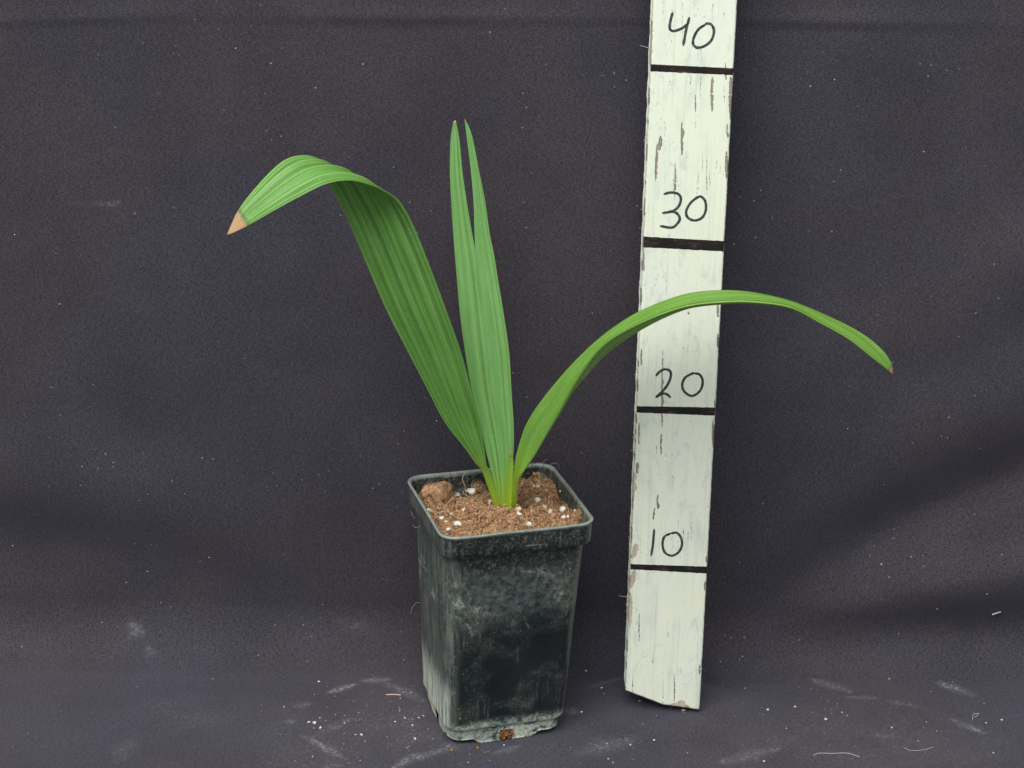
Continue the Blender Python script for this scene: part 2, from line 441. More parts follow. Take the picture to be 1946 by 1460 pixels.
# keep the floor flat where things stand
POT = (-.00651, 1.1347); STX, STY = .0953, 1.1330
fl = S < 0
for cx, cy, r0, r1 in ((POT[0], POT[1], .046, .07), (STX, STY + .009, .024, .040)):
    rr = np.hypot(X - cx, S + YW - ARC - cy); k = np.clip((rr - r0) / (r1 - r0), 0, 1)
    D = np.where(S < .01, np.where(k < 1, np.minimum(D, D * k), D), D)
rr = np.hypot((X - STX) * .8, S + YW - ARC - STY - .009)
D += np.where(S < .01, .0030 * np.clip(1 - (rr - .026) / .022, 0, 1)**2 * (3 - 2 * np.clip(1 - (rr - .026) / .022, 0, 1)) , 0)
prof = [cloth_profile(s) for s in ss]
py_ = np.array([p[0] for p in prof]); pz_ = np.array([p[1] for p in prof])
ny_ = np.array([p[2][0] for p in prof]); nz_ = np.array([p[2][1] for p in prof])
V = np.stack([X, py_[:, None] + ny_[:, None] * D, pz_[:, None] + nz_[:, None] * D], -1).reshape(-1, 3)
backdrop = mesh_obj('backdrop_cloth', V, grid_faces(*X.shape), M['cloth'])
backdrop['kind'] = 'structure'
backdrop['label'] = 'dark grey cotton cloth spread under the pot and hung behind it'
set_uv(backdrop, np.stack([X, S], -1).reshape(-1, 2))
dust = np.zeros_like(X)
def smear(px, width, k):
    global dust
    pts = [cloth_s(p) for p in px]; d, t, _ = seg_dist(X, S, pts)
    w = width * (.55 + .75 * np.sin(np.pi * np.clip(t, .02, .98)))
    dust = np.maximum(dust, k * np.exp(-(d / w)**2))
for px, w, k in (([(626, 1317), (672, 1302)], .0022, .9), ([(693, 1293), (738, 1291)], .0026, .8),
                 ([(735, 1300), (770, 1316), (806, 1334)], .0030, .5), ([(572, 1398), (606, 1415), (655, 1442)], .0020, .7),
                 ([(545, 1371), (560, 1372)], .0022, .8), ([(600, 1397), (640, 1378), (668, 1368)], .004, .38),
                 ([(560, 1343), (590, 1338)], .003, .3), ([(745, 1460), (790, 1438), (830, 1430)], .0030, .65),
                 ([(830, 1428), (870, 1412), (905, 1408)], .005, .34), ([(940, 1430), (985, 1418)], .002, .5),
                 ([(720, 1380), (820, 1400)], .030, .16), ([(560, 1390), (700, 1440)], .045, .10),
                 ([(1078, 1352), (1096, 1354)], .0035, .45), ([(1545, 1290), (1580, 1303), (1616, 1315)], .0030, .42),
                 ([(1786, 1298), (1850, 1321)], .0030, .6), ([(1806, 1364), (1870, 1390)], .0024, .65),
                 ([(1690, 1332), (1755, 1345)], .0028, .32), ([(1612, 1325), (1662, 1327)], .0020, .5),
                 ([(1375, 1446), (1400, 1440), (1480, 1424)], .0045, .35), ([(1100, 1432), (1150, 1415), (1200, 1408)], .006, .30),
                 ([(1660, 1395), (1700, 1398)], .003, .3), ([(1500, 1395), (1900, 1420)], .05, .09),
                 ([(250, 1190), (266, 1202)], .0042, .42), ([(280, 1232), (292, 1238)], .003, .25),
                 ([(232, 1440), (245, 1410)], .006, .2), ([(60, 391), (231, 386)], .0006, .22), ([(205, 386), (231, 386)], .0006, .5),
                 ([(400, 1370), (300, 1340)], .02, .08), ([(640, 1180), (700, 1195)], .004, .15),
                 ([(1540, 1048), (1820, 930)], .02, .04), ([(620, 1460), (640, 1455)], .006, .35)):
    smear(px, w, k)
set_attr(backdrop, 'dust', dust.ravel())
CLOTH_G = (xs, ss, D)
def on_cloth(xy, lift=0.0):
    x, s = cloth_s(xy)
    j = int(np.clip(np.searchsorted(xs, x), 0, len(xs) - 1)); i = int(np.clip(np.searchsorted(ss, s), 0, len(ss) - 1))
    y, z, n = cloth_profile(s); d = D[i, j] + lift
    return Vector((x, y + n[0] * d, z + n[1] * d))

# ================================================================== PLANT POT
YAW = .28749
pot = empty('plant_pot', (POT[0], POT[1], 0), 'square black plastic plant pot with white lime stains, holding the seedling', 'plant pot', (0, 0, YAW))
NC, NS = 8, 26                            # steps per corner, per side
def rsq(h, r, hy=None, ox=0.0):
    """outline of a rounded rectangle, half sizes h, hy, corner radius r; point k keeps its place along the side"""
    hy = hy or h; P = []
    for q in range(4):
        a0 = q * math.pi / 2; c, s = math.cos(a0), math.sin(a0)
        ha, hb = (h, hy) if q % 2 == 0 else (hy, h)
        loc = [(ha, -(hb - r) + 2 * (hb - r) * i / NS) for i in range(NS)]
        loc += [(ha - r + r * math.cos(math.pi / 2 * i / NC), hb - r + r * math.sin(math.pi / 2 * i / NC)) for i in range(NC)]
        P += [(x * c - y * s + ox, x * s + y * c) for x, y in loc]
    return np.array(P)
NP = 4 * (NS + NC)
def loft(rings, dent=0.0):
    V = []
    for h, r, z in rings:
        t = max(0.0, 1 - z / .131); P = rsq(h + .0016 * t, r, h - .0011 * t, -.0026 * t)
        for x, y in P:
            k = dent * mnoise.fractal(Vector((x * 38, y * 38, z * 30)), 1.0, 2.0, 3) if dent else 0
            L = math.hypot(x, y); V.append((x + x / L * k, y + y / L * k, z))
    return np.array(V)
RIM_T, RIM_B = .1439, .1300
def body_h(z): return .0356 + (.0424 - .0356) * (z - .0120) / (.131 - .0120)
rings = [(.0336, .0092, .0106), (body_h(.012) - .0006, .0095, .0112), (body_h(.012), .0095, .0122), (body_h(.0135), .0096, .0136)]
rings += [(body_h(z), .0098 + .002 * z / .13, z) for z in np.linspace(.017, .1312, 30)]
ins = [(body_h(z) - .0013, .0095 + .002 * z / .13, z) for z in np.linspace(.1312, .0125, 14)]
V = loft(rings + ins, .00045)
fc = grid_faces(len(rings + ins), NP, True).tolist()
fc.append([(len(rings + ins) - 1) * NP + k for k in range(NP)])         # floor of the pot
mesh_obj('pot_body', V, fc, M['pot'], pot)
rim_r = [(0.0427, 0.0094, RIM_B + .0012), (0.0443, 0.0096, RIM_B + .0002), (0.0449, 0.0098, RIM_B), (0.0452, 0.0100, RIM_B + .0006),
         (0.0454, 0.0101, .1345), (0.0456, 0.0102, .1400), (0.0457, 0.0103, .1421), (0.0462, 0.0106, .1427), (0.0464, 0.0107, .1433), (0.0461, 0.0106, .14385),
         (0.0454, 0.0103, .1440), (0.0449, 0.0101, .14385), (0.0446, 0.0100, .1434), (0.0444, 0.0099, .1400), (0.0439, 0.0097, .1345), (0.0421, 0.0092, .1305), (0.0411, 0.0090, .1290)]
V = loft(rim_r, .00028)
V[:, 2] += np.array([.00035 * mnoise.noise(Vector((v[0] * 60, v[1] * 60, 4))) * (v[2] > .14) for v in V])
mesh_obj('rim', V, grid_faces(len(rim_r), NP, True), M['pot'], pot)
# foot skirt: cut away at the corners, notched in the middle of each side
cols = rsq(.0336 + .0016, .0092, .0336 - .0011, -.0026)
rows = 7; V = []; SKT = .0110
per = NS + NC
botz = []
for k in range(NP):
    i = k % per
    u = (i / NS * 2 - 1) if i < NS else 2.0
    au = abs(u)
    zb = 0.0 if au < .66 else (.0034 if au > .80 else .0034 * (au - .66) / .14)
    if i >= NS: zb = .0034
    botz.append(zb)
inner_h = .0016
for sgn in (0, 1):
    for r in range(rows):
        t = r / (rows - 1)
        for k in range(NP):
            z = SKT * (1 - t) + botz[k] * t
            f = 1 - (0.0012 * (SKT - z) / SKT) / .034 - sgn * inner_h / .034
            V.append((cols[k][0] * f, cols[k][1] * f, z))
fc = []
for sgn in (0, 1):
    for r in range(rows - 1):
        for k in range(NP):
            i = k % per; u = (i + .5) / NS * 2 - 1 if i < NS else 2
            if abs(u) < .16 and r >= 2: continue
            a = sgn * rows * NP + r * NP + k; b = sgn * rows * NP + r * NP + (k + 1) % NP
            q = [a, b, b + NP, a + NP]
            fc.append(q if sgn else q[::-1])
for k in range(NP):
    i = k % per; u = (i + .5) / NS * 2 - 1 if i < NS else 2
    r = 2 if abs(u) < .16 else rows - 1
    a, b = r * NP + k, r * NP + (k + 1) % NP
    fc.append([a, b, b + rows * NP, a + rows * NP])
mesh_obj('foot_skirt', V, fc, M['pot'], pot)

# ================================================================== SOIL
def to_pot(P):
    dx, dy = P[0] - POT[0], P[1] - POT[1]; c, s = math.cos(YAW), math.sin(YAW)
    return dx * c + dy * s, -dx * s + dy * c
def g2(x, y, c, s): return math.exp(-((x - c[0])**2 + (y - c[1])**2) / s**2)
C_MOUND = to_pot(at_z((962, 984), .138)); C_LUMP = to_pot(at_z((1100, 972), .138)); C_CLOD = to_pot(at_z((832, 938), .136))
C_HOLE = to_pot(at_z((885, 928), .131)); C_PIT = to_pot(at_z((872, 975), .135)); C_BR = to_pot(at_z((1040, 915), .138))
def soil_h(x, y, rough=True):
    z = .1362 - .0105 * g2(x, y, C_HOLE, .018) - .004 * g2(x, y, (-.036, .036), .016)
    z += .0052 * g2(x, y, C_MOUND, .010) + .0030 * g2(x, y, C_LUMP, .008) + .0028 * g2(x, y, C_BR, .012)
    z -= .0035 * g2(x, y, C_PIT, .0035)
    e = max(abs(x), abs(y)); z -= .0022 * max(0, (e - .034) / .008)
    if rough:
        z += .0036 * mnoise.fractal(Vector((x * 130, y * 130, 1.3)), .9, 2.0, 4)
        z += .0015 * mnoise.fractal(Vector((x * 520, y * 520, 4.3)), .8, 2.0, 3)
    return z
NG = 170; HS = .0436
g = np.linspace(-HS, HS, NG); V = []
for y in g:
    for x in g:
        ax, ay = abs(x), abs(y); r = .0118; qx, qy = x, y          # pull the square's corners into the round
        if ax > HS - r and ay > HS - r:
            dx, dy = ax - (HS - r), ay - (HS - r); L = max(dx, dy) / math.hypot(dx, dy)
            qx = math.copysign(HS - r + dx * L, x); qy = math.copysign(HS - r + dy * L, y)
        zz = soil_h(qx, qy)
        k = min(1, .0425 / max(1e-6, max(abs(qx), abs(qy))))
        V.append((qx * k, qy * k, zz))
soil = mesh_obj('potting_soil', V, grid_faces(NG, NG), M['soil'])
soil.location = (POT[0], POT[1], 0); soil.rotation_euler = (0, 0, YAW)
tag(soil, 'brown fibrous coir potting soil filling the square pot', 'soil')
def inside(x, y, m=.0415):
    if max(abs(x), abs(y)) > m: return False
    r = .0115; dx, dy = abs(x) - (m - r), abs(y) - (m - r)
    return not (dx > 0 and dy > 0 and math.hypot(dx, dy) > r)
fs = Soup(); made = 0
def soil_fibre(x, y, L, wild, rad, tone):
    a = random.uniform(0, 2 * math.pi); n = 7; P = []; px, py = x, y
    k = random.uniform(-260, 260) * wild
    z0 = random.uniform(-.0002, .0011)
    hop = random.uniform(.0, .0022) * wild
    for i in range(n):
        t = i / (n - 1)
        cx, cy = max(-.0415, min(.0415, px)), max(-.0415, min(.0415, py))
        P.append((cx, cy, soil_h(cx, cy) + z0 + hop * math.sin(math.pi * t)))
        a += k * L / n + random.uniform(-.5, .5) * wild
        px += math.cos(a) * L / n; py += math.sin(a) * L / n
    P = np.array(P); P[:, 2] = .5 * P[:, 2] + .5 * np.convolve(np.pad(P[:, 2], 1, 'edge'), [.25, .5, .25], 'valid')
    V, q = tube(P, rad, 3); fs.add(V, q, tone)
while made < 3000:
    x, y = random.uniform(-.0415, .0415), random.uniform(-.0415, .0415)
    if not inside(x, y): continue
    big = random.random() < .10
    soil_fibre(x, y, random.uniform(.006, .016) if big else random.uniform(.0022, .006), 1.0,
               random.uniform(.00016, .00026) if big else random.uniform(.00010, .00019),
               min(1, max(0, random.gauss(.56, .30))))
    made += 1
# a few long roots standing clear, one curling up the back wall
for px in ([(893, 947), (886, 940), (884, 925), (879, 910), (884, 898)], [(893, 947), (880, 936), (886, 930)], [(822, 958), (826, 975), (828, 985), (843, 972)],
           [(828, 976), (850, 972), (870, 985), (893, 984)], [(905, 960), (925, 942), (944, 938)], [(893, 968), (916, 944), (925, 934)]):
    base = [at_z(p, .1385 + .002 * math.sin(i)) for i, p in enumerate(px)]
    if px[0] == (893, 947):
        base = [at_y(p, at_z(px[0], .134)[1] + .0012 * i) for i, p in enumerate(px)]
    Q = catmull(np.array(base), 14)
    Q = np.array([(*to_pot(q), q[2]) for q in Q]); V, q = tube(Q, .00021, 4); fs.add(V, q, .72)
fo = fs.build('fibre_mat', M['fibre'], soil); fo['kind'] = 'stuff'
cs = Soup()
for i in range(2600):
    x, y = random.uniform(-.0415, .0415), random.uniform(-.0415, .0415)
    if not inside(x, y): continue
    r = min(.0019, .00042 * math.exp(random.gauss(.20, .60)))
    V = ICO1[0] * rng.uniform(.6, 1.25, (len(ICO1[0]), 1)) * r * rng.uniform(.7, 1.3, 3)
    cs.add(rotz(V, random.uniform(0, 6)) + np.array([x, y, soil_h(x, y) + r * .4]), ICO1[1])
co = cs.build('soil_crumbs', M['clod'], soil, False); co['kind'] = 'stuff'
# the pale brown root plug that shows in the front notch of the foot
rs = Soup()
for i in range(110):
    x = -.0026 + random.uniform(-.0040, .0040); y = -.0308 + random.uniform(-.0012, .001); z = random.uniform(.0006, .0062)
    if random.random() < .25:
        V, q = lump((.0009, .0007, .0008), ICO1, .3, 1.2, i); rs.add(V + np.array([x, y, z]), q, random.uniform(.2, .9))
    else:
        a = random.uniform(0, 6.28); L = random.uniform(.0015, .004)
        P = np.array([(x, y, z), (x + L * .5 * math.cos(a), y - .0003, z + L * .4 * math.sin(a)), (min(.0014, max(-.0066, x + L * math.cos(a))), y, min(.0066, max(.0004, z + L * math.sin(a))))])
        P[:, 2] = P[:, 2].clip(.0004, .0066)
        V, q = tube(P, .0002, 4); rs.add(V, q, random.uniform(.3, 1))
ro = rs.build('root_plug', M['rust'], soil); ro['label'] = 'orange brown roots showing in the notch of the pot foot'
def on_soil(xy):
    d = ray(xy); P = None
    for z in np.arange(.150, .118, -.0002):
        P = EYE + d * ((z - CAMH) / d[2]); lx, ly = to_pot(P)
        if inside(lx, ly, .0425) and soil_h(lx, ly) >= z: return P, lx, ly
    return at_z(xy, .135), *to_pot(at_z(xy, .135))
# clods lying on the soil
def clod(xy, size, seed, label, lift, rz=0.0):
    P, lx, ly = on_soil(xy)
    V, q = lump(size, ICO4, .50, 1.2, seed)
    V = V + ICO4[0] * np.array([.0011 * mnoise.fractal(Vector(v) * 420, .8, 2, 4) for v in V])[:, None]
    V[:, 2] = np.maximum(V[:, 2], -size[2] * .75)
    V = rotz(V, rz)
    o = mesh_obj('soil_clod', V, q, M['clod']); o.location = (P[0], P[1], P[2] + lift)
    tag(o, label, 'soil clod')
    s = Soup(); N = V / np.linalg.norm(V, axis=1)[:, None]
    for i in range(210):
        k = random.randrange(len(V)); n = N[k]; a = np.cross(n, rng.normal(size=3)); a /= np.linalg.norm(a)
        b = np.cross(n, a); L = random.uniform(.002, .005); c = random.uniform(-1, 1)
        pts = [V[k] * 1.015 + a * L * t + b * L * c * t * t - n * L * L * t * t * 70 + n * .0002 for t in np.linspace(0, 1, 5)]
        tv, tq = tube(pts, random.uniform(.00008, .00014), 3); s.add(tv, tq, random.uniform(.25, .85))
    f = s.build('clod_fibres', M['fibre'], o); f['kind'] = 'stuff'
    return o
clod((831, 950), (.0086, .0066, .0088), 3, 'large rough lump of brown soil beside the left wall of the pot', .0030, .4)
clod((1100, 984), (.0052, .0042, .0046), 8, 'small lump of brown soil pressed against the right front rim', .0006)
clod((912, 932), (.0042, .0030, .0030), 5, 'knobbly piece of soil beside the left leaf stalk at the back', .0008)
# perlite grains that can be told apart
k = 0
for x, y, w, h, m in ((896, 938, 19, 12, 0), (870, 944, 9, 8, 0), (931, 958, 15, 10, 0), (882, 972, 8, 8, 0), (881, 965, 8, 6, 0), (858, 979, 7, 5, 0),
                      (839, 988, 11, 9, 0), (848, 995, 9, 8, 1), (870, 1000, 18, 11, 0), (1014, 927, 8, 8, 0), (1022, 927, 9, 7, 0), (1067, 936, 10, 7, 0),
                      (1022, 955, 14, 11, 0), (986, 970, 11, 9, 1), (985, 982, 13, 11, 0), (1034, 967, 13, 9, 1), (1047, 976, 11, 11, 1), (1069, 972, 13, 12, 0),
                      (1071, 986, 9, 9, 0), (1079, 985, 7, 7, 0), (1003, 1000, 17, 9, 0), (1041, 1000, 7, 5, 1), (1066, 1001, 9, 6, 0), (989, 934, 6, 6, 1),
                      (852, 1008, 10, 6, 0), (815, 971, 9, 6, 0), (1093, 973, 6, 6, 0)):
    P, lx, ly = on_soil((x, y)); k += 1
    V, q = lump((w / 2 / 3200, h / 2 / 2900, h / 2 / 3100), ICO2, .60, 1.6, k)
    V = rotz(V, random.uniform(-.5, .5))
    o = mesh_obj('perlite_grain', V, q, M['tanperlite' if m else 'perlite']); o.location = (P[0], P[1], P[2] + h / 2 / 2800 * .6)
    if k == 1: tag(o, 'largest oval white perlite grain, left of the leaf stalks on the soil', 'perlite')
    elif m and x < 940: tag(o, 'single beige soil-stained perlite grain on the half with the large soil lump', 'perlite')
    elif m: tag(o, 'beige soil-stained perlite grain on the half of the soil under the arching right leaf', 'perlite', 'stained perlite grains under the arching leaf')
    elif x < 940: tag(o, 'small white perlite grain on the same half of the soil as the large soil lump', 'perlite', 'white perlite grains on the half with the large lump')
    else: tag(o, 'small white perlite grain on the half of the soil under the arching right leaf', 'perlite', 'white perlite grains under the arching leaf')

# ================================================================== PALM SEEDLING
YB = 1.1370
P0 = at_y((958, 960), YB)
palm = empty('palm_seedling', (P0[0], P0[1], P0[2] - .004), 'young palm seedling with three pleated green leaves growing in the black pot', 'plant')
ORG = np.array(palm.location)
def strip(st, rows, npl, u0=0.0, u1=1.0, bulge=0.0, vfold=0.0, amp=.10, phase=0.0, cols_per=8, vend=1.0, grow=.15):
    """a pleated leaf strip between two edges. st rows: E1x,E1y,E1Y, E2x,E2y,E2Y (pixels of each edge and its distance)"""
    A = np.array([at_y(s[0:2], s[2]) for s in st]); B = np.array([at_y(s[3:5], s[5]) for s in st])
    dn = (A[0] + B[0] - A[1] - B[1]) / 2; dn = dn / np.linalg.norm(dn) * .012
    A = np.concatenate([[A[0] + dn], A]); B = np.concatenate([[B[0] + dn], B])
    C = catmull(np.concatenate([A, B], 1), rows); A, B = C[:, :3], C[:, 3:]
    mid = (A + B) / 2; T = np.gradient(mid, axis=0); T /= np.linalg.norm(T, axis=1)[:, None]
    wv = B - A; w = np.linalg.norm(wv, axis=1)
    N = np.cross(T, wv / (w[:, None] + 1e-9)); N /= np.linalg.norm(N, axis=1)[:, None] + 1e-9
    for i in range(1, rows):
        if N[i] @ N[i - 1] < 0: N[i] *= -1
    for _ in range(5): N[1:-1] = (N[:-2] + N[1:-1] * 2 + N[2:]) / 4
    N /= np.linalg.norm(N, axis=1)[:, None] + 1e-9
    nc = npl * cols_per + 1; u = np.linspace(0, 1, nc)
    wu = u + .055 * np.sin(2 * np.pi * u * 1.0 + 9 * bulge + 5 * u0) + .035 * np.sin(2 * np.pi * u * 2.3 + 1.3 + u1 * 3)
    ph = (wu * npl + phase) % 1.0; tri = 1 - np.abs(ph * 2 - 1)          # 0 valley, 1 ridge
    pid = np.floor(wu * npl + phase); tri = .5 + (tri - .5) * np.array([.55 + .9 * (math.sin(k * 12.9 + u0 * 7 + bulge * 31) * 43.7 % 1) for k in pid]).clip(0, 1.25)
    v = np.r_[0, np.cumsum(np.linalg.norm(np.diff(mid, axis=0), axis=1))]; v /= v[-1]
    env = np.clip(v / grow, 0, 1) * np.clip((1 - v) / .06, .15, 1)
    jit = np.array([[mnoise.noise(Vector((uu * 9, vv * 5, bulge * 50 + u0))) for uu in u] for vv in v])
    wn = (w / npl)[:, None]
    off = (tri[None, :] - .5) * amp * 2 * wn * env[:, None] * (1 + .5 * jit) + bulge * w[:, None] * (4 * u * (1 - u))[None, :] + vfold * (1 - np.clip(v / .75, 0, 1)**2)[:, None] * w[:, None] * (1 - np.abs(2 * u - 1))[None, :] + jit * w[:, None] * .012
    V = A[:, None] + wv[:, None] * u[None, :, None] + N[:, None] * off[:, :, None]
    UV = np.stack(np.broadcast_arrays(u0 + (u1 - u0) * u[None, :], v[:, None] * vend), -1)
    return V, UV, np.broadcast_to(tri[None, :], off.shape).copy(), v
def leaf_object(name, strips, mat, label, dry=(.93, 1.0), thick=.00042):
    VV, FF, UVs, PL, DR, base = [], [], [], [], [], 0
    for V, UV, pl, v in strips:
        r, c = V.shape[:2]
        VV.append(V.reshape(-1, 3) - ORG); FF += (grid_faces(r, c) + base).tolist(); UVs.append(UV.reshape(-1, 2)); PL.append(pl.ravel())
        DR.append(np.repeat(np.clip((v - dry[0]) / (dry[1] - dry[0]), 0, 1), c)); base += r * c
    o = mesh_obj(name, np.concatenate(VV), FF, M[mat], palm)
    set_uv(o, np.concatenate(UVs)); set_attr(o, 'pleat', np.concatenate(PL)); set_attr(o, 'dry', np.concatenate(DR))
    if len(strips) > 1:
        bm = bmesh.new(); bm.from_mesh(o.data); bmesh.ops.remove_doubles(bm, verts=bm.verts, dist=.00004); bm.to_mesh(o.data); bm.free()
    md = o.modifiers.new('thickness', 'SOLIDIFY'); md.thickness = thick; md.offset = 0
    o['label'] = label
    return o
# left leaf: stalk, broad blade seen from below, bending over towards the viewer
L1 = [(939, 964, YB + .001, 949, 962, YB), (927, 925, YB - .001, 942, 928, YB), (915, 893, YB - .003, 932, 899, YB - .001),
      (906, 883, YB - .005, 925, 886, YB - .002), (884, 852, YB - .009, 921, 858, YB - .003), (846, 803, YB - .014, 913, 812, YB - .006),
      (807, 729, YB - .020, 899, 756, YB - .012), (772, 662, YB - .026, 878, 676, YB - .018), (734, 588, YB - .032, 848, 590, YB - .025),
      (694, 495, YB - .038, 812, 494, YB - .032), (662, 421, YB - .042, 781, 420, YB - .038), (634, 366, YB - .046, 757, 382, YB - .046),
      (612, 327, YB - .051, 734, 366, YB - .057), (597, 306, YB - .057, 708, 354, YB - .068), (580, 298, YB - .064, 667, 344, YB - .078),
      (549, 301, YB - .071, 621, 350, YB - .086), (522, 319, YB - .077, 570, 374, YB - .092), (486, 357, YB - .084, 522, 400, YB - .096),
      (453, 400, YB - .091, 471, 429, YB - .098), (437, 434, YB - .097, 442, 443, YB - .099), (432, 446, YB - .100, 432.6, 446.6, YB - .100)]
leaf_object('leaf', [strip(L1, 170, 7, bulge=.05, amp=.17, phase=.25)], 'leaf_a',
            'broad pleated left leaf bent over at the top with a dry brown tip', (.935, .995))
# middle leaf: upright, cleft at the top into two points
dm = .0030
mid = [(955, 962, YB), (954, 912, YB + .0005), (951, 863, YB + .001), (944, 808, YB + .0015), (936, 753, YB + .002), (927, 671, YB + .003), (919, 600, YB + .004),
       (912, 540, YB + .005), (905, 484, YB + .006)]
lft = [(947, 962, YB - .001), (936, 907, YB - .002), (925, 863, YB - .002), (911.5, 808, YB - .002), (898, 751, YB - .001), (884, 671, YB), (874.5, 600, YB + .001),
       (869, 540, YB + .003), (864.5, 484, YB + .005)]
rgt = [(963, 960, YB - .002), (970, 912, YB - .004), (976, 863, YB - .005), (976.5, 808, YB - .005), (973, 753, YB - .004), (968, 671, YB - .002), (958, 600, YB),
       (948, 540, YB + .002), (939, 484, YB + .004)]
lo_in = [(897.5, 445, YB + .007), (888, 390, YB + .008), (879, 329, YB + .009), (873.5, 269, YB + .010), (868.5, 240, YB + .0105), (866, 229, YB + .0105)]
lo_out = [(861.5, 445, YB + .006), (858, 390, YB + .007), (855, 329, YB + .008), (856, 269, YB + .0095), (859, 245, YB + .0100), (862.5, 230, YB + .0104)]
hi_in = [(902, 445, YB + .007), (900.5, 390, YB + .008), (895, 323, YB + .009), (888, 268, YB + .010), (884.5, 240, YB + .0105), (882.8, 226, YB + .0105)]
hi_out = [(931, 445, YB + .005), (922.5, 385, YB + .006), (910.5, 325, YB + .007), (899, 266, YB + .0085), (890.5, 240, YB + .0100), (883.6, 227, YB + .0104)]
sA = [(*a, *b) for a, b in zip(lft + lo_out, mid + lo_in)]
sB = [(*a, *b) for a, b in zip(mid + hi_in, rgt + hi_out)]
leaf_object('leaf', [strip(sA, 130, 3, 0, .5, bulge=.03, amp=.12, phase=.0, grow=.02), strip(sB, 130, 3, .5, 1, bulge=.03, amp=.12, phase=.0, grow=.02)],
            'leaf_b', 'upright blue-green middle leaf split at the top into two points', (.986, 1.0))
# right leaf: channelled, arching out to the right in front of the measuring stick
VF3 = .22
L3 = [(967, 958, YB - 0.0028, 981, 964, YB - 0.0057), (971, 930, YB - 0.0028, 983.5, 930, YB - 0.0085), (974, 908, YB - 0.0028, 987, 908, YB - 0.0128),
      (977, 888, YB - 0.0028, 998, 892, YB - 0.0170), (983, 860, YB - 0.0043, 1016, 866, YB - 0.0227), (1001, 806, YB - 0.0085, 1041, 824, YB - 0.0312),
      (1035, 754, YB - 0.0142, 1068, 777, YB - 0.0426), (1082, 699, YB - 0.0227, 1097, 725, YB - 0.0568), (1126, 656, YB - 0.0284, 1130, 677, YB - 0.0667),
      (1163, 626, YB - 0.0327, 1163, 646, YB - 0.0753), (1212, 595, YB - 0.0369, 1211, 619, YB - 0.0824), (1264.6, 572.5, YB - 0.0412, 1264.6, 596, YB - 0.0880),
      (1312, 559, YB - 0.0440, 1311.5, 582.5, YB - 0.0909), (1370, 553.6, YB - 0.0469, 1370, 576, YB - 0.0937), (1429, 557, YB - 0.0483, 1428.6, 575.5, YB - 0.0937),
      (1506.7, 574.7, YB - 0.0511, 1499, 585, YB - 0.0923), (1585, 608, YB - 0.0568, 1553.6, 612, YB - 0.0880), (1640, 637, YB - 0.0611, 1612, 645, YB - 0.0852),
      (1676, 666, YB - 0.0653, 1658, 681, YB - 0.0824), (1693, 690, YB - 0.0696, 1684, 701, YB - 0.0781), (1697, 711, YB - 0.0738, 1696, 711.5, YB - 0.0745)]
leaf_object('leaf', [strip(L3, 170, 6, bulge=.0, vfold=VF3, amp=.12, phase=.25)], 'leaf_c',
            'narrow looking right leaf arching across the measuring stick, tip withered', (.978, 1.0))
# pointed sheath in front of the middle leaf
SH = [(961, 964, YB - 0.0095, 972, 964, YB - 0.0095), (962, 930, YB - 0.0105, 974, 930, YB - 0.0110), (963.6, 901, YB - 0.0115, 974.5, 904, YB - 0.0120),
      (967, 875, YB - 0.0120, 975.5, 877, YB - 0.0125), (969.5, 864, YB - 0.0125, 974, 866, YB - 0.0127), (971, 859, YB - 0.0127, 971.8, 859, YB - 0.0127)]
leaf_object('sheath', [strip(SH, 50, 3, bulge=.16, amp=.03, vend=.13)], 'leaf_c', 'short pointed yellow-green sheath with a brown tip', (.88, 1.0))

# ================================================================== MEASURING STICK
LX, LY = .00204, .0310
LEN, BW, BT = .615, .0230, .0180
stick = empty('measuring_stick', (STX, STY, 0), 'upright cream painted wooden measuring stick with handwritten black centimetre marks', 'measuring stick', (-LY, LX, 0))
bpy.context.view_layer.update()
MI = np.array(Matrix.Translation((STX, STY, 0)) @ Matrix.Rotation(LX, 4, 'Y') @ Matrix.Rotation(-LY, 4, 'X'))
MINV = np.linalg.inv(MI)
def on_stick(xy):
    """photo pixel -> x, z on the stick's front face"""
    d = MINV[:3, :3] @ ray(xy); e = MINV[:3, :3] @ EYE + MINV[:3, 3]
    P = e + d * (-e[1] / d[1]); return P[0], P[2]
bl, bm_, br_ = on_stick((1186, 1313)), on_stick((1262, 1341)), on_stick((1325, 1350))
Z_LOW = 0.0
def bottom(x):
    return float(np.interp(x, [-BW, bm_[0], BW], [bl[1], bm_[1], br_[1]])) + .00006 * math.sin(x * 900)  # oblique, slightly ragged saw cut

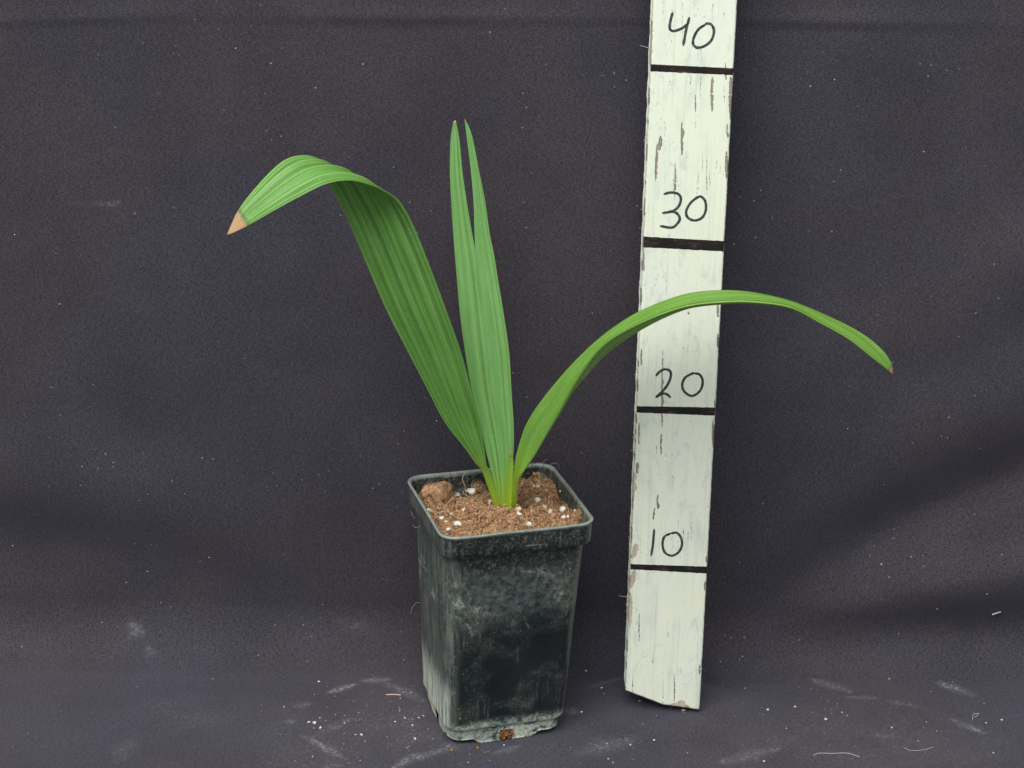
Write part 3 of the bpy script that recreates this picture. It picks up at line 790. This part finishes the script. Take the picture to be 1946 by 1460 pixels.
NX, NZ = 112, 1150
us = np.linspace(-1, 1, NX); ts = np.linspace(0, 1, NZ)
xg, tg = np.meshgrid(us, ts)
zb = np.array([bottom(u * BW) for u in us])
zg = zb[None, :] + (LEN - zb[None, :]) * tg
chip = np.zeros_like(xg); tan = np.zeros_like(xg); crack = np.zeros_like(xg)
def zo(c, x, y):
    ox, oy = {1: (1160, 0), 2: (1160, 340), 3: (1140, 660), 4: (1120, 980)}[c]
    return on_stick((ox + x * .274, oy + y * .274))
wz = np.array([[mnoise.noise(Vector((z * 260, 3.1, 0))) for z in zg[:, 0]], [mnoise.noise(Vector((z * 900, 7.1, 0))) for z in zg[:, 0]]])
def sliver(c, x, y0, y1, w, arr, lean=0.0):
    (xa, za), (xb, zb_) = zo(c, x, y0), zo(c, x + lean, y1)
    hw = w * .274 / 3250 / 2 * .72; zc = (za + zb_) / 2; hz = abs(za - zb_) / 2
    t = np.clip((zg - zc) / hz, -1.3, 1.3)
    cx = xa + (xb - xa) * (za - zg) / max(1e-6, za - zb_) + (wz[0] * .0005 + wz[1] * .0002)[:, None]
    wd = hw * np.clip(1 - t**2, 0, 1)**.5 * (1 + .7 * wz[1] + .6 * wz[0])[:, None] + 1e-7
    d = np.abs(xg * BW - cx) / np.maximum(wd, .00012)
    val = np.clip(1.6 - d * .8, 0, 1) * (np.abs(t) < 1)
    np.maximum(arr, val, out=arr)
for a in ((1, 705, 535, 780, 20), (1, 590, 655, 780, 10), (1, 498, 845, 1085, 20), (1, 352, 942, 1050, 28, -12), (1, 325, 1000, 1262, 18, -12),
          (1, 450, 1135, 1335, 10), (1, 834, 530, 835, 26), (1, 806, 1050, 1245, 22), (1, 812, 860, 960, 14), (1, 800, 440, 560, 12),
          (2, 745, 865, 965, 16), (2, 746, 1075, 1175, 18), (2, 232, 495, 650, 12), (2, 215, 1180, 1300, 14),
          (3, 432, 150, 560, 14), (3, 424, 600, 745, 12), (3, 402, 1025, 1125, 20), (3, 382, 1115, 1205, 15, -12), (3, 786, 505, 705, 20),
          (3, 270, 520, 680, 12), (3, 258, 800, 880, 24), (3, 798, 365, 420, 12), (4, 345, 660, 880, 8), (4, 590, 1110, 1345, 8), (4, 802, 455, 525, 14),
          (4, 766, 1035, 1110, 16), (4, 812, 280, 330, 12)):
    sliver(*a[:5], chip, *(a[5:] or (0,)))
for a in ((1, 285, 150, 445, 18, -5), (3, 245, 870, 1045, 30, -10), (3, 255, 1365, 1460, 28, -15), (4, 322, 195, 305, 30, -22), (4, 315, 375, 510, 44, -30),
          (4, 288, 540, 780, 26, -8), (4, 640, 1285, 1350, 90), (4, 620, 1300, 1352, 130), (3, 250, 30, 200, 14)):
    sliver(*a[:5], chip, *(a[5:] or (0,))); sliver(*a[:5], tan, *(a[5:] or (0,)))
for a in ((1, 555, 515, 660, 6), (1, 625, 520, 690, 5), (1, 592, 770, 890, 4), (1, 378, 840, 950, 6), (1, 640, 1060, 1210, 6), (1, 668, 1060, 1340, 7), (1, 688, 1160, 1290, 6),
          (1, 738, 1070, 1200, 5), (1, 530, 1000, 1110, 4), (1, 610, 1130, 1330, 4), (1, 446, 1290, 1400, 6), (1, 718, 1165, 1230, 5), (1, 762, 1150, 1220, 4), (1, 785, 1170, 1230, 4), (1, 790, 600, 720, 6),
          (2, 300, 230, 405, 5), (2, 408, 195, 410, 5), (2, 440, 0, 110, 7), (2, 540, 915, 945, 12), (2, 362, 1200, 1330, 5), (2, 600, 0, 110, 4), (2, 670, 0, 120, 6),
          (3, 392, 655, 815, 6), (3, 440, 20, 160, 5), (3, 503, 885, 975, 5), (3, 515, 890, 950, 4), (3, 545, 1185, 1260, 5), (3, 635, 1195, 1340, 5), (3, 580, 1265, 1320, 4), (3, 632, 480, 540, 4), (3, 612, 1280, 1340, 4),
          (4, 510, 1075, 1345, 6), (4, 525, 60, 180, 5), (4, 655, 90, 170, 5), (4, 708, 30, 160, 5), (4, 330, 640, 760, 5), (4, 545, 740, 850, 5), (4, 440, 980, 1060, 7), (4, 300, 1080, 1230, 8), (4, 588, 1120, 1230, 6),
          (1, 365, 10, 160, 4), (1, 500, 20, 380, 4), (1, 585, 10, 120, 5), (1, 710, 20, 160, 5), (1, 632, 250, 430, 4), (1, 700, 60, 110, 4)):
    sliver(*a[:5], crack)
crack *= np.array([.5 + .9 * abs(mnoise.noise(Vector((z * 330, 1.0, 2)))) for z in zg[:, 0]])[:, None].clip(0, 1)
edge = np.abs(xg)
ragl = np.array([mnoise.fractal(Vector((0, 2, z * 95)), 1, 2, 4) for z in zg[:, 0]])
ragr = np.array([mnoise.fractal(Vector((5, 2, z * 95)), 1, 2, 4) for z in zg[:, 0]])
chip = np.maximum(chip, np.clip((-xg - (.972 - .035 * np.clip(ragl, 0, 1)[:, None])) * 60, 0, .60) * (ragl[:, None] > .05))
chip = np.maximum(chip, np.clip((xg - (.985 - .03 * np.clip(ragr, 0, 1)[:, None])) * 60, 0, .70) * (ragr[:, None] > .22))
ex = xg * BW
ex = ex + np.where(xg < 0, (-.0004 * ragl)[:, None] * np.clip((-xg - .8) / .2, 0, 1), (.0003 * ragr)[:, None] * np.clip((xg - .9) / .1, 0, 1))
rd = .0012; ed = np.clip((np.abs(xg) * BW - (BW - rd)) / rd, 0, 1)
yg = rd * (1 - np.sqrt(np.clip(1 - ed**2, 0, 1))) + .00018 * np.clip(chip * 1.5, 0, 1) + .00015 * crack
cut = np.clip((.0012 - (zg - zb[None, :])) / .0012, 0, 1); yg = yg + .0009 * (1 - np.sqrt(1 - cut**2))
Vf = np.stack([ex, yg, zg], -1).reshape(-1, 3)
border = [j for j in range(NX)] + [i * NX + NX - 1 for i in range(1, NZ)] + [(NZ - 1) * NX + j for j in range(NX - 2, -1, -1)] + [i * NX for i in range(NZ - 2, 0, -1)]
Vb = Vf[border].copy(); Vb[:, 1] = BT
n0 = len(Vf); nb = len(border)
fc = grid_faces(NZ, NX)[:, ::1].tolist()
for q in range(nb): fc.append([border[(q + 1) % nb], border[q], n0 + q, n0 + (q + 1) % nb])
fc.append([n0 + q for q in range(nb)])
board = mesh_obj('board', np.concatenate([Vf, Vb]), fc, M['board'], stick)
for nm, ar in (('chip', chip), ('tan', tan), ('crack', crack)):
    fl_ = ar.ravel(); set_attr(board, nm, np.r_[fl_, .55 * (rng.random(nb) > .75) if nm == 'chip' else np.zeros(nb)])
# marker lines
def mark(tl, tr, bl_, br2, label):
    n = 60; T = np.array([on_stick(np.array(tl) * (1 - t) + np.array(tr) * t) for t in np.linspace(0, 1, n)])
    B = np.array([on_stick(np.array(bl_) * (1 - t) + np.array(br2) * t) for t in np.linspace(0, 1, n)])
    sd = tl[1]
    for i in range(n):
        T[i, 1] += .00022 * mnoise.fractal(Vector((i * .35, sd, 0)), 1, 2, 3); B[i, 1] += .00025 * mnoise.fractal(Vector((i * .3, sd, 5)), 1, 2, 3)
    m = 4; V = []
    for k in range(m + 1):
        q = T + (B - T) * k / m
        ends = 1 + .004 * mnoise.noise(Vector((k * 2.1, sd, 8)))
        for i in range(n): V.append((max(-BW + .0002, min(BW - .0002, q[i, 0] * (1.015 + ends - 1))), -.00006 + rd * .5 * max(0, (abs(q[i, 0]) - BW + rd) / rd)**2, q[i, 1]))
    o = mesh_obj('mark_line', V, grid_faces(m + 1, n), M['ink'], stick)
    o['label'] = label
mark((1234, 122), (1394, 130), (1235, 135.6), (1393, 143), 'thick black marker line under the number 40')
mark((1222, 449.6), (1376.5, 458.4), (1222, 470), (1375, 478), 'thick black marker line under the number 30')
mark((1208.5, 772), (1359, 774.5), (1208.5, 784), (1358, 790), 'thick black marker line under the number 20')
mark((1198, 1072), (1343, 1077), (1199.5, 1082), (1342, 1090), 'thick black marker line under the number 10')
def stroke_mesh(strokes, c, sw):
    V, Fc = [], []
    for si, st in enumerate(strokes):
        P = catmull(np.array([zo(c, *p) for p in st]), max(16, 9 * len(st)))
        T = np.gradient(P, axis=0); T /= np.linalg.norm(T, axis=1)[:, None] + 1e-9; N = np.stack([-T[:, 1], T[:, 0]], -1)
        n = len(P); b = len(V)
        for i in range(n):
            e = min(i, n - 1 - i) / 2.0; cap = min(1, .45 + .4 * e)
            hw = sw / 2 * cap * (1 + .22 * mnoise.noise(Vector((i * .25, c * 5 + si, st[0][0]))))
            for k in (-1, -.5, 0, .5, 1): V.append((P[i, 0] + N[i, 0] * hw * k, -.00006 - .00003 * si, P[i, 1] + N[i, 1] * hw * k))
        Fc += (grid_faces(n, 5) + b).tolist()
    return V, Fc
DIG = {1: [('4', [[(432, 85), (417, 145), (412, 200), (436, 216), (498, 196), (546, 158)], [(549, 118), (527, 200), (505, 320)]]),
           ('0', [[(655, 163), (698, 170), (718, 215), (700, 280), (652, 320), (600, 331), (574, 306), (580, 258), (612, 203), (664, 168)]])],
       2: [('3', [[(368, 107), (420, 95), (470, 105), (489, 137), (474, 190), (430, 224), (358, 238)], [(400, 230), (440, 229), (471, 250), (481, 282), (456, 320), (425, 338), (343, 327)]]),
           ('0', [[(625, 118), (656, 152), (662, 215), (636, 269), (585, 289), (538, 270), (525, 230), (551, 174), (598, 132), (634, 118)]])],
       3: [('2', [[(387, 202), (414, 170), (450, 153), (486, 165), (492, 202), (468, 262), (428, 312), (385, 350)], [(385, 350), (428, 324), (460, 324), (492, 350)]]),
           ('0', [[(650, 180), (692, 190), (713, 236), (696, 300), (640, 338), (588, 310), (571, 264), (590, 213), (640, 183), (660, 180)]])],
       4: [('1', [[(450, 92), (441, 200), (428, 282)]]),
           ('0', [[(562, 124), (608, 120), (638, 160), (641, 210), (616, 256), (570, 278), (524, 256), (508, 200), (520, 148), (566, 122)]])]}
for c, ds in DIG.items():
    num = {1: '40', 2: '30', 3: '20', 4: '10'}[c]
    for ch, st in ds:
        V, Fc = stroke_mesh(st, c, .00150)
        o = mesh_obj('digit', V, Fc, M['pen'], stick)
        o['label'] = 'handwritten black digit %s of the number %s' % (ch, num)
# frayed wood fibres along the left edge
ws = Soup()
for x, y, n, sp in ((1229, 93, 3, 4), (1226, 96, 1, 2), (1222, 262, 9, 8), (1225, 258, 5, 14), (1218, 435, 4, 6), (1217, 412, 2, 20), (1209, 700, 4, 16), (1203, 832, 3, 5), (1201, 862, 2, 6),
                    (1197, 985, 6, 8), (1195, 1015, 16, 20), (1194, 1035, 8, 8), (1189, 1150, 12, 14), (1189, 1172, 6, 6), (1186, 1245, 3, 8), (1191, 1140, 1, 1)):
    for i in range(n):
        x0, z0 = on_stick((x, y + random.uniform(-sp, sp))); x0 = -BW + .0003
        L = random.uniform(.0010, .0026) if n > 1 else .0065
        a = random.uniform(-.9, .9); k = random.uniform(-1.4, 1.4) if n > 1 else -.1; y0 = random.uniform(.0006, .004); P = []
        px, pz = x0, z0
        for q in range(7):
            P.append((px, y0 + .0003 * q * random.uniform(-1, 1), pz)); px -= math.cos(a) * L / 6; pz += math.sin(a) * L / 6; a += k * .35
        V, f = tube(P, np.linspace(.00016, .00007, 7), 4); ws.add(V, f)
wo = ws.build('frayed_fibres', M['splinter'], stick); wo['kind'] = 'stuff'

# ================================================================== LITTER ON THE CLOTH
def crumb(xy, w, h, mat, label, group, name='crumb', seed=0):
    P = on_cloth(xy)
    V, q = lump((w / 2 / 3700, h / 2 / 3000, h / 2 / 4200), ICO2, .6, 1.6, seed)
    V = rotz(V, seed * 1.7 % 1.2 - .6)
    o = mesh_obj(name, V, q, M[mat]); o.location = (P.x, P.y, P.z + h / 2 / 3600 * .55)
    tag(o, label, 'crumb', group); return o
i = 0
for x, y, w, h in ((598, 1375, 9, 7), (587, 1373, 8, 4), (609, 1384, 6, 6), (676, 1397, 4, 3), (687, 1398, 7, 5), (784, 1380, 5, 4), (789, 1406, 6, 6), (606, 1296, 6, 4), (608, 1365, 4, 3),
                   (796, 1365, 5, 3), (805, 1361, 5, 3), (751, 1373, 5, 3), (958, 1416, 4, 3), (540, 1344, 3, 3), (655, 1375, 3, 3), (770, 1366, 4, 3), (760, 1352, 3, 3)):
    i += 1; crumb((x, y), w, h, 'crumb', 'tiny white crumb on the cloth to the left of the pot foot', 'white crumbs beside the pot foot', seed=i)
for x, y, w, h in ((1105, 1356, 6, 4), (1569, 1367, 7, 6), (1600, 1354, 4, 3), (1695, 1381, 4, 4), (1904, 1366, 5, 4), (1459, 1349, 6, 4), (1511, 1344, 5, 4), (1243, 1410, 5, 4),
                   (1198, 1416, 4, 3), (1156, 1442, 4, 3), (1452, 1447, 5, 4), (1874, 1372, 4, 3), (1888, 1428, 4, 3), (1143, 1316, 6, 3), (1114, 1273, 4, 4), (1676, 1077, 4, 4), (1690, 1290, 3, 3)):
    i += 1; crumb((x, y), w, h, 'crumb', 'tiny white crumb on the cloth around or beyond the measuring stick foot', 'white crumbs by the measuring stick', seed=i)
for x, y, w, h in ((858, 1427, 8, 6), (907, 1422, 6, 6), (922, 1430, 6, 4), (928, 1429, 5, 4), (774, 1422, 7, 4), (861, 1404, 7, 10), (404, 1291, 6, 4), (893, 1434, 4, 3)):
    i += 1; crumb((x, y), w, h, 'rust', 'tiny orange brown crumb of soil on the cloth near the pot', 'soil crumbs on the cloth', seed=i)
i += 1; crumb((1215, 1341, ), 7, 4, 'straw', 'tan wood chip under the left corner of the measuring stick', None, 'wood_chip', i)
i += 1; crumb((1298, 1359), 9, 6, 'straw', 'tan wood chip just before the right foot of the measuring stick', None, 'wood_chip', i)
for x, y in ((353, 933), (239, 1110), (279, 1090), (193, 1184), (22, 1042), (490, 1243), (398, 1058), (830, 800), (385, 869), (1586, 153), (1540, 165), (1755, 290), (1395, 465), (515, 122), (690, 122), (448, 93), (1778, 1150), (600, 168), (1610, 812), (115, 577), (1870, 1117), (30, 444)):
    P = on_cloth((x, y)); i += 1
    V, q = lump((.00038, .00035, .0004), ICO1, .4, 1.3, i)
    o = mesh_obj('lint_speck', V, q, M['crumb']); o.location = (P.x, P.y, P.z)
    tag(o, 'tiny pale lint speck on the hanging dark cloth', 'lint', 'lint specks on the hanging cloth')
def thread(px, rad, mat, name, label, lift=.0004):
    Q = catmull(np.array([on_cloth(p, lift)[:] for p in px]), 26); o0 = Q[0].copy()
    V, f = tube(Q - o0, rad, 5); o = mesh_obj(name, V, f, M[mat]); o.location = o0
    return tag(o, label, name.split('_')[-1])
ds = Soup()
for q in range(170):
    if q < 100: x, y = random.gauss(760, 120), random.gauss(1385, 42)
    else: x, y = random.uniform(1080, 1930), random.uniform(1290, 1455)
    if y > 1470 or y < 1285: continue
    lx, ly = to_pot(at_z((x, y), 0))
    if abs(lx) < .042 and abs(ly) < .04: continue
    P = on_cloth((x, y)); r = random.choice((.00016, .0002, .00025, .00034))
    ds.add(rotz(ICO1[0] * r * rng.uniform(.6, 1.7, 3), q) + np.array([P.x, P.y, P.z + r * .5]), ICO1[1])
do = ds.build('dust_flecks', M['thread'], None, False); do['kind'] = 'stuff'
do['label'] = 'fine pale dust flecks scattered over the floor of the dark cloth'
thread([(735, 1322.5), (748, 1322), (762, 1322.5)], .00045, 'straw', 'dry_straw', 'short tan straw lying on the cloth behind the pot foot')
thread([(1546, 1435), (1556, 1431), (1580, 1432), (1610, 1431), (1634, 1438)], .00022, 'thread', 'loose_thread', 'long curved pale thread lying on the cloth in front of the stick')
thread([(1848, 1367), (1850, 1357), (1860, 1355), (1856, 1360), (1852, 1362)], .00020, 'thread', 'loose_thread', 'small curled pale thread lying on the cloth beside the right fold')
thread([(1718, 1420), (1730, 1425), (1755, 1424), (1775, 1418)], .00016, 'thread', 'loose_thread', 'faint thin thread lying on the cloth beyond the long thread')
thread([(1886, 1170), (1893, 1168), (1902, 1164)], .00055, 'crumb', 'paper_flake', 'narrow white flake stuck to the hanging cloth at the big fold', .0006)
# stray root hairs: left wall of the pot and behind the back right corner of the rim
hs = Soup()
def hair(px, Y, rad=.00008):
    Q = catmull(np.array([at_y(p, Y + .0006 * j) for j, p in enumerate(px)]), 12)
    Q = np.array([(*to_pot(q), q[2]) for q in Q]); V, f = tube(Q, rad, 4); hs.add(V, f)
cyb = at_z((1030, 886), RIM_T)[1]
for px in ([(1012, 890), (1020, 880), (1032, 882), (1036, 888)], [(1030, 886), (1034, 876), (1040, 873)], [(1040, 890), (1052, 880), (1062, 884), (1060, 894)], [(996, 895), (1004, 884), (1016, 879)]): hair(px, cyb)
cyl = at_z((784, 940), RIM_T)[1]
for px in ([(789, 986), (783, 978), (781, 972)], [(798, 1145), (791, 1146), (783, 1156), (781, 1168)], [(798, 1000), (790, 1003), (785, 998)]): hair(px, cyl)
ho = hs.build('stray_root_hairs', M['thread'], pot); ho['kind'] = 'stuff'
